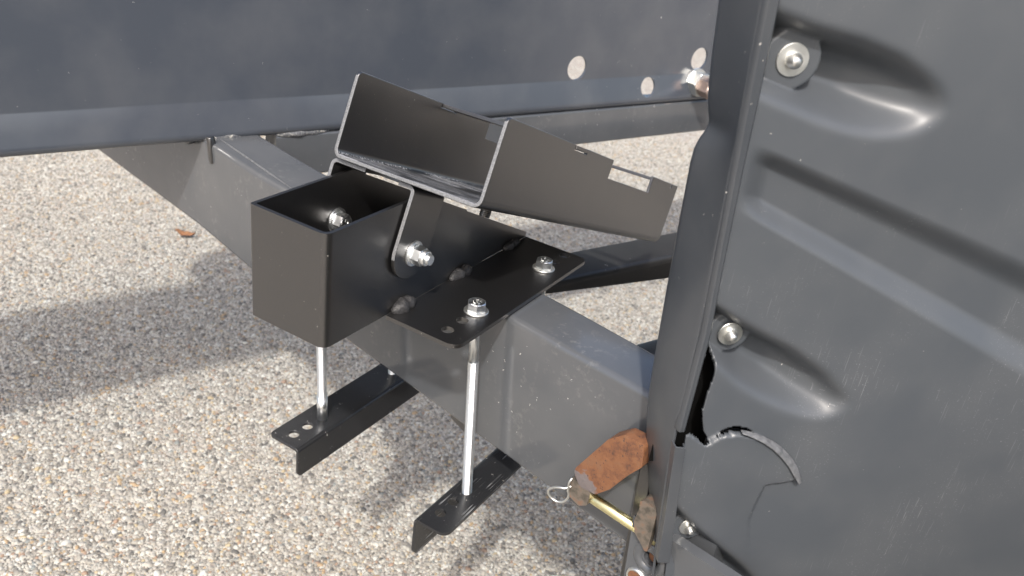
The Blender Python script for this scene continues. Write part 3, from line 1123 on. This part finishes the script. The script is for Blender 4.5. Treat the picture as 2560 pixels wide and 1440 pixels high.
for p_ in o.data.polygons:
    c_ = p_.center - T0
    if 0.001 < c_.dot(TH_) < 0.006 and p_.normal.dot(TH_) > 0.7:
        p_.material_index = 1
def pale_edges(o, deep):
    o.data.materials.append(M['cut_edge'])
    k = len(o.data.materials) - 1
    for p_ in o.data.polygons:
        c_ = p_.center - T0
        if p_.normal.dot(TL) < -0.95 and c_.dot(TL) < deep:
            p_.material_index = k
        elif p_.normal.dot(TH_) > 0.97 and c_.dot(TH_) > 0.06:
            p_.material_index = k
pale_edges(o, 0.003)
autosmooth(o.data, 35)
add_bevel(o, 0.0009, 2, 50)
PF(o, tray)
FT = frame(T0, TA, TL, TH_)
def tslab(name, outline, h_top, thick, material, bev=0.0006):
    me = slab(outline, thick)
    me.transform(FT @ Matrix.Translation((0, 0, h_top)))
    return PF(link(name, me, material, bevel=bev), tray)
tslab('cross_strap', [(-0.0008, 0.1590), (TW + 0.0008, 0.1590), (TW + 0.0008, 0.1910), (-0.0008, 0.1910)], 0.0880, 0.0042, M['satin'])
tslab('cross_strap', [(0.0045, 0.434), (TW - 0.0045, 0.434), (TW - 0.0045, 0.446), (0.0045, 0.446)], 0.0870, 0.0040, M['satin'])

# hinge yoke welded under the tray
ya, yb, yh = -0.0052, 0.1022, -0.0006
path = fillet_path([(ya, -0.0945), (ya, yh), (yb, yh), (yb, -0.0945)], [0.008, 0.008], 7)
pr = resample(path, [])[1]
Ly = pr[-1]
stops = [0.0945 + yh + 0.0 + x for x in (0.041, 0.083)] + [0.0035 * i for i in range(1, 9)] + [Ly - 0.0035 * i for i in range(1, 9)]
pts2, arcs = resample(path, stops)
l0, l1 = 0.0075, 0.0640
lv = sorted(set([l0, l1] + [l0 + 0.0035 * i for i in range(1, 9)] + [l1 - 0.0035 * i for i in range(1, 8)]))
def keep2(e, l):
    a = e - (0.0945 + yh)
    return not (0.041 < a < 0.083 and l < l0 + 0.0245)
def corner2(e, l, L):
    r = 0.0278
    d = min(e, L - e)
    m0 = l - l0 if l - l0 < (l1 - l0) / 2 else l1 - l
    if d < r and m0 < r:
        x, y = r - d, r - m0
        q = max(x, y)
        mm = math.hypot(x, y)
        if mm > 0:
            x, y = x * q / mm, y * q / mm
        d2, m2 = r - x, r - y
        e = d2 if e < L / 2 else L - d2
        l = l0 + m2 if l - l0 < (l1 - l0) / 2 else l1 - m2
    return e, l
me = grid_sheet(pts2, arcs, lv, keep2, tp, 0.0042, corner2)
o = link('hinge_yoke', me, M['satin'])
solid(o, 0.0042, -1, 0)
bpy.context.view_layer.update()
bake(o)
if max((v_.co - T0).dot(TH_) for v_ in o.data.vertices) > 0.001:
    o.data = me
    solid(o, 0.0042, 1, 0)
    bpy.context.view_layer.update()
    bake(o)
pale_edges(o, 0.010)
autosmooth(o.data, 35)
add_bevel(o, 0.0006, 2, 50)
PF(o, tray)
PF(link('stud', thread(0.0058, 0.008, 0.00175, tp(Vector((0.160, -0.0085)), 0.05), TH_, 16), M['satin']), tray)

# ============================================================ PLASTIC GUARD
GO, GE, GN = Vector((0.3285, 0.1032, 0.2152)), Vector((0.7682, 0.6402, 0)).normalized(), Vector((0.6402, -0.7682, 0)).normalized()
guard = thing('plastic_guard', 'large moulded dark grey plastic guard panel with bolt recesses and a torn gap', 'guard panel', (0.33, 0.10, -0.40))
def gp(s, w, h=0.0):
    return GO + GE * s + Vector((0, 0, -w)) + GN * h
def sst(a, b_, x):
    t = np.clip((x - a) / (b_ - a), 0, 1)
    return t * t * (3 - 2 * t)
LW = [(-0.12, -0.0290), (-0.0582, -0.0235), (-0.0380, -0.0226), (0.0270, -0.0193), (0.0804, -0.0173), (0.1693, -0.0125), (0.2089, -0.0095), (0.2391, -0.0074), (0.3227, -0.0069), (0.3969, -0.0012), (0.4682, 0.0084), (0.5238, 0.0150), (0.62, 0.026)]
lw_w, lw_s = [a for a, _ in LW], [b_ for _, b_ in LW]
NW, NS = 520, 300
wv = np.linspace(-0.12, 0.62, NW)
tv = np.linspace(0, 1, NS) ** 1.35
S_ = np.interp(wv, lw_w, lw_s)[:, None] + (0.48 - np.interp(wv, lw_w, lw_s)[:, None]) * tv[None, :]
Wg = np.repeat(wv[:, None], NS, 1)
def dimple(up, lo, D, s_end):
    su, wu = [p[0] for p in up], [p[1] for p in up]
    sl, wl = [p[0] for p in lo], [p[1] for p in lo]
    a, b_ = np.interp(S_, su, wu), np.interp(S_, sl, wl)
    qq = (Wg - a) / np.maximum(b_ - a, 1e-5)
    prof = sst(-0.03, 0.30, qq) * (1 - sst(0.62, 1.03, qq))
    ln = np.clip((s_end - S_) / (s_end + 0.02), 0, 1)
    return D * prof * np.clip(ln * 2.1, 0, 1) ** 0.6 * (S_ < s_end)
Hh = np.zeros_like(S_)
BOLTS = ((0.0062, 0.0030, 0.0121), (0.0165, 0.2296, 0.0106), (0.0286, 0.4431, 0.0094))
Hh -= dimple([(-0.0350, -0.0370), (-0.0260, -0.0350), (-0.0197, -0.0290), (0.0099, -0.0225), (0.0442, -0.0175), (0.0775, -0.0095), (0.1000, 0.0010), (0.1130, 0.0100), (0.1210, 0.0215)],
             [(-0.0350, 0.0230), (-0.0248, 0.0240), (-0.0153, 0.0265), (0.0080, 0.0335), (0.0316, 0.0405), (0.0550, 0.0455), (0.0748, 0.0478), (0.0940, 0.0462), (0.1082, 0.0418), (0.1170, 0.0345), (0.1210, 0.0250)], 0.034, 0.1215)
Hh -= dimple([(-0.0160, 0.1900), (-0.0077, 0.1985), (0.0151, 0.2110), (0.0350, 0.2210), (0.0672, 0.2352), (0.1030, 0.2570), (0.1277, 0.2810), (0.1324, 0.2893)],
             [(-0.0160, 0.2400), (-0.0065, 0.2440), (0.0035, 0.2500), (0.0302, 0.2720), (0.0500, 0.2840), (0.0684, 0.2925), (0.0860, 0.2995), (0.1013, 0.3035), (0.1140, 0.3042), (0.1234, 0.3015), (0.1324, 0.2905)], 0.030, 0.1328)
Hh -= dimple([(-0.010, 0.392), (0.0008, 0.4026), (0.0060, 0.4080), (0.0308, 0.4320), (0.0579, 0.4550), (0.0889, 0.4810), (0.1227, 0.5140), (0.15, 0.545)],
             [(-0.010, 0.444), (0.0006, 0.4560), (0.0111, 0.4700), (0.0303, 0.4940), (0.0583, 0.5260), (0.0962, 0.5580), (0.13, 0.572), (0.15, 0.556)], 0.027, 0.150)
def blur(A, kr, kc):
    for ax, kk in ((0, kr), (1, kc)):
        w_ = np.hanning(2 * kk + 3)[1:-1]
        w_ /= w_.sum()
        P_ = np.pad(A, [(kk, kk) if i_ == ax else (0, 0) for i_ in (0, 1)], mode='edge')
        A = sum(w_[j_] * (P_[j_:j_ + A.shape[0], :] if ax == 0 else P_[:, j_:j_ + A.shape[1]]) for j_ in range(2 * kk + 1))
    return A
Hh = blur(Hh, 6, 8)
for bs, bw, brr in BOLTS:
    q_ = np.hypot(S_ - bs, Wg - bw)
    k_ = 1 - sst(brr * 1.75, brr * 2.0, q_)
    Hh = np.where(Hh < -0.0165, Hh * (1 - k_) - 0.0165 * k_, Hh)
g0 = 0.0645 + 0.3134 * S_
g1 = 0.0815 + 0.3680 * S_
g2 = 0.1030 + 0.4200 * S_
g3 = 0.1205 + 0.4585 * S_
fade = sst(-0.017, 0.012, S_)
Hh -= 0.0130 * fade * sst(g0, g1, Wg) * (1 - sst(g2, g3, Wg))
FLAP = [(-0.0160, 0.3174), (-0.0037, 0.3205), (0.0030, 0.3247), (0.0119, 0.3314), (0.0167, 0.3300), (0.0252, 0.3225), (0.0428, 0.3195), (0.0628, 0.3247), (0.0855, 0.3385), (0.1040, 0.3563), (0.1132, 0.3701),
        (0.0994, 0.3740), (0.0817, 0.3775), (0.0789, 0.3988), (0.0777, 0.4207), (0.0881, 0.4663), (0.0970, 0.5036), (-0.02, 0.55), (-0.03, 0.40)]
fm = inside(S_, Wg, FLAP).astype(float)
fm = blur(fm, 1, 1)
Hh += (0.0014 + 0.0042 * (1 - sst(0.350, 0.430, Wg))) * fm * (1 - sst(0.40, 0.49, Wg))
Hh += 0.0020 * np.sin(S_ * 15 + 0.6) * np.cos(Wg * 11)
pos = (np.array(GO)[None, None] + S_[..., None] * np.array(GE) + Wg[..., None] * np.array((0, 0, -1.0)) + Hh[..., None] * np.array(GN))
HOLE = [(-0.030, 0.2410), (0.0016, 0.2407), (0.0062, 0.2523), (0.0066, 0.2642), (0.0047, 0.2825), (0.0043, 0.2991), (0.0095, 0.3181), (0.0167, 0.3300), (0.0121, 0.3323),
        (0.0030, 0.3247), (-0.0037, 0.3205), (-0.030, 0.3215)]
SLIT = [(0.0215, 0.3252), (0.0290, 0.3175), (0.0360, 0.3155), (0.0430, 0.3155), (0.0500, 0.3170), (0.0580, 0.3220), (0.0500, 0.3200), (0.0426, 0.3186), (0.0360, 0.3190), (0.0290, 0.3208)]
vid = np.arange(NW * NS).reshape(NW, NS)
cs, cw = (S_[:-1, :-1] + S_[1:, 1:]) / 2, (Wg[:-1, :-1] + Wg[1:, 1:]) / 2
ok = ~(inside(cs, cw, HOLE) | inside(cs, cw, SLIT))
q = np.stack([vid[:-1, :-1], vid[:-1, 1:], vid[1:, 1:], vid[1:, :-1]], -1)[ok]
me = bpy.data.meshes.new('panel')
me.vertices.add(NW * NS)
me.vertices.foreach_set('co', pos.reshape(-1))
me.loops.add(q.size)
me.loops.foreach_set('vertex_index', q.reshape(-1).astype(np.int32))
me.polygons.add(len(q))
me.polygons.foreach_set('loop_start', np.arange(0, q.size, 4, dtype=np.int32))
me.update(calc_edges=True)
me.validate()
me.polygons.foreach_set('use_smooth', [True] * len(me.polygons))
panel = PF(link('panel', me, M['guard']), guard)
facing = me.polygons[100].normal.dot(GN)
solid(panel, 0.003, -1 if facing > 0 else 1, 0)

def ribbon(rows, material, name, parent, thick=0.0025, sm=True):
    bm = bmesh.new()
    V = [[bm.verts.new(p) for p in r] for r in rows]
    for a, b_ in zip(V, V[1:]):
        for k in range(len(a) - 1):
            bm.faces.new((a[k], a[k + 1], b_[k + 1], b_[k])).smooth = sm
    me = bpy.data.meshes.new(name)
    bm.to_mesh(me)
    bm.free()
    o = PF(link(name, me, material), parent)
    solid(o, thick, 0, 0.0005)
    return o
# side wall of the moulding, turning back from the ridge
RL_w, RL_s = [-0.12, -0.0522, -0.0370, 0.2204, 0.3316, 0.4655, 0.5181, 0.60], [-0.0375, -0.0330, -0.0323, -0.0153, -0.0154, -0.0032, 0.0016, 0.010]
SIL = [(-0.0490, -0.0900), (-0.0441, -0.0423), (-0.0409, -0.0260), (-0.0353, 0.0429), (-0.0283, 0.0610), (-0.0273, 0.0660), (-0.0293, 0.0725), (-0.0364, 0.0845), (-0.0347, 0.1094), (-0.0314, 0.1993), (-0.0270, 0.2752),
       (-0.0252, 0.3204), (-0.0170, 0.3728), (0.0023, 0.4464), (0.0155, 0.4885), (0.0256, 0.5187)]
rows = []
for k_, (s1, w1) in enumerate(SIL):
    w0 = min(w1 - 0.006, 0.4655 if k_ < 14 else 0.50)
    s0 = float(np.interp(w0, RL_w, RL_s))
    row = []
    for j in range(9):
        t = j / 8
        s, w = s0 + (s1 - s0) * t, w0 + (w1 - w0) * t
        s += 0.0030 * math.sin(t * math.pi) * math.sin(w * 16 + 0.5) - 0.0012 * math.sin(t * math.pi)
        row.append(gp(s, w, -0.001 - 0.054 * t))
    row.append(gp(s1 + 0.0040, w1, -0.0570))
    row.append(gp(s1 + 0.0110, w1, -0.0575))
    rows.append(row)
fl = ribbon(rows, M['flange'], 'side_flange', guard)
ss = fl.modifiers.new('sub', 'SUBSURF')
ss.levels = ss.render_levels = 1
fl.modifiers.move(2, 0)
# the narrow raised ridge between side wall and panel
rows = []
for w in np.linspace(-0.12, 0.318, 64):
    sl = float(np.interp(w, RL_w, RL_s))
    sr = float(np.interp(w, lw_w, lw_s))
    if w > 0.215:
        sr = min(sr, sl + 0.0066)
    wid = sr - sl
    bmp = 0.0040
    back = -0.026 if w < 0.234 else -0.010
    rows.append([gp(sl - 0.001, w, -0.003), gp(sl + 0.0006, w, bmp * 0.7), gp(sl + 0.0018, w, bmp), gp(sl + wid * 0.55, w, bmp * 0.85), gp(sl + wid - 0.0014, w, bmp * 0.9), gp(sl + wid, w, bmp * 0.4), gp(sl + wid + 0.0005, w, -0.008), gp(sl + wid + 0.0008, w, back)])
ribbon(rows, M['flange'], 'ridge', guard, 0.0012)
rows = []
for w, sl, sr in ((0.3316, -0.0154, -0.0064), (0.375, -0.0115, -0.0018), (0.42, -0.0072, 0.0030), (0.4668, -0.0032, 0.0084)):
    rows.append([gp(sl, w, -0.004), gp(sl + 0.0005, w, 0.0065), gp(sr - 0.0010, w, 0.0075), gp(sr, w, 0.001)])
ribbon(rows, M['flange'], 'edge_strip', guard, 0.0015, sm=False)
ribbon([[gp(-0.018, 0.20, -0.034), gp(0.10, 0.20, -0.034)], [gp(-0.018, 0.38, -0.034), gp(0.12, 0.38, -0.034)]], M['gap_shade'], 'gap_shade_sheet', guard)  # black sheet added behind the tear; its colour stands in for inner shade
ribbon([[gp(-0.0060, 0.243, -0.002), gp(-0.0050, 0.243, -0.012)], [gp(-0.0100, 0.270, -0.001), gp(-0.0090, 0.270, -0.012)]], M['flange'], 'torn_rib', guard, 0.0008)
# pale stretched edge of the tear
outr = [(0.0422, 0.3166), (0.0470, 0.3172), (0.0538, 0.3188), (0.0641, 0.3225), (0.0771, 0.3288), (0.0880, 0.3366), (0.0984, 0.3463), (0.1070, 0.3572), (0.1149, 0.3706)]
innr = [(0.0425, 0.3172), (0.0468, 0.3184), (0.0535, 0.3212), (0.0636, 0.3262), (0.0752, 0.3336), (0.0855, 0.3424), (0.0954, 0.3528), (0.1038, 0.3638), (0.1104, 0.3724)]
ribbon([[gp(a[0], a[1], 0.0010) for a in outr], [gp((a[0] + b_[0]) / 2, (a[1] + b_[1]) / 2, 0.0056) for a, b_ in zip(outr, innr)], [gp(b_[0], b_[1], 0.0066) for b_ in innr]], M['torn'], 'torn_edge', guard, 0.0010)
for s, w, rr in BOLTS:
    t = PF(link('guard_bolt', lathe([(rr * 0.48, 0), (rr * 0.50, 0.0022), (rr * 0.46, 0.0042), (rr * 0.34, 0.0054), (rr * 0.30, 0.0072), (rr * 0.18, 0.0080), (0, 0.0081)], 28, gp(s, w, -0.0138), GN), M['zinc_dull'], smooth=True), guard)
    link('washer', washer(rr, 0.0018, gp(s, w, -0.0155), GN), M['zinc_dull'], t)

# ============================================================ SMALL THINGS AND SURROUNDINGS
bm = bmesh.new()
rows = []
for i in range(9):
    t = i / 8
    hw = 0.013 * math.sin(math.pi * min(1, t * 1.02 + 0.02)) ** 0.8
    rows.append([bm.verts.new((-0.030 + 0.060 * t, hw * c_, 0.006 * abs(c_) + 0.010 * (t - 0.5) ** 2 * 4 + 0.002 * math.sin(i * 1.7))) for c_ in (-1, -0.5, 0, 0.5, 1)])
for a, b_ in zip(rows, rows[1:]):
    for k in range(4):
        bm.faces.new((a[k], a[k + 1], b_[k + 1], b_[k])).smooth = True
m, nt, b = mat('dry_orange_brown_leaf')
nt.links.new(ramp(nt, noise(nt, coord(nt), 140, 4), [(0.35, (0.16, 0.07, 0.03)), (0.65, (0.30, 0.15, 0.07))]), b.inputs['Base Color'])
b.inputs['Roughness'].default_value = 0.7
bmesh.ops.remove_doubles(bm, verts=bm.verts, dist=0.0004)
lf = link('dry_leaf', mesh_from(bm), m, loc=(-1.480, 1.020, GZ + 0.008))
lf.rotation_euler = (0.1, 0.05, 0.5)
solid(lf, 0.0004, 0, 0)
tag(lf, 'small dry orange-brown leaf on the pebbles beside the drawbar edge', 'leaf')

# added unseen hedge beyond the nose of the trailer to darken what the paint mirrors
leafy_blocker = thing('blocker', 'unseen leafy dark green shrub beyond the coupling end of the trailer', 'blocker', (1.3, 0.3, GZ))
m, nt, b = mat('dark_blocker_leaf')
oi_ = N(nt, 'ShaderNodeNewGeometry')
nt.links.new(ramp(nt, oi_.outputs['Random Per Island'], [(0.0, (0.018, 0.035, 0.012)), (0.6, (0.035, 0.065, 0.02)), (1.0, (0.06, 0.10, 0.03))]), b.inputs['Base Color'])
b.inputs['Roughness'].default_value = 0.5
n_ = 14000
fc = rng.uniform(0, 1, n_)
hx0, hx1, hy0, hy1, hz = 0.98, 1.60, -0.75, 1.15, 0.85
hx = np.where(fc < 0.5, hx0, np.where(fc < 0.62, hx0 + (hx1 - hx0) * rng.uniform(0, 1, n_), np.where(fc < 0.66, hx0 + (hx1 - hx0) * rng.uniform(0, 1, n_), hx1)))
hy = np.where((fc >= 0.62) & (fc < 0.66), hy0, rng.uniform(hy0, hy1, n_))
hh_ = np.where((fc >= 0.5) & (fc < 0.62), hz, rng.uniform(0.02, hz, n_))
base = np.stack([hx, hy, GZ + hh_], 1) + rng.normal(0, 0.025, (n_, 3))
d1 = rng.normal(0, 1, (n_, 3)); d1 /= np.linalg.norm(d1, axis=1)[:, None]
d2 = rng.normal(0, 1, (n_, 3)); d2 -= (d2 * d1).sum(1)[:, None] * d1; d2 /= np.linalg.norm(d2, axis=1)[:, None]
ln = rng.uniform(0.022, 0.04, n_)[:, None]
vv = np.stack([base - d1 * ln, base + d2 * ln * 0.5, base + d1 * ln, base - d2 * ln * 0.5], 1).reshape(-1, 3)
vv[:, 2] = np.maximum(vv[:, 2], GZ + 0.004)
me = bpy.data.meshes.new('leaves')
me.vertices.add(len(vv)); me.vertices.foreach_set('co', vv.ravel())
me.loops.add(len(vv)); me.loops.foreach_set('vertex_index', np.arange(len(vv), dtype=np.int32))
me.polygons.add(n_); me.polygons.foreach_set('loop_start', np.arange(0, len(vv), 4, dtype=np.int32))
me.update(calc_edges=True)
PF(link('blocker_foliage', me, m), leafy_blocker)
m2, nt, b = mat('blocker_core_dark')
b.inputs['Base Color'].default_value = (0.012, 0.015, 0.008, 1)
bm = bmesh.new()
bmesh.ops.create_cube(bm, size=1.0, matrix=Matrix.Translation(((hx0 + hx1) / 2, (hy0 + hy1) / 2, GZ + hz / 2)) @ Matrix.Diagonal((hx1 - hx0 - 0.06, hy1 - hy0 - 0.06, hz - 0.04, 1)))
PF(link('blocker_core', mesh_from(bm), m2), leafy_blocker)
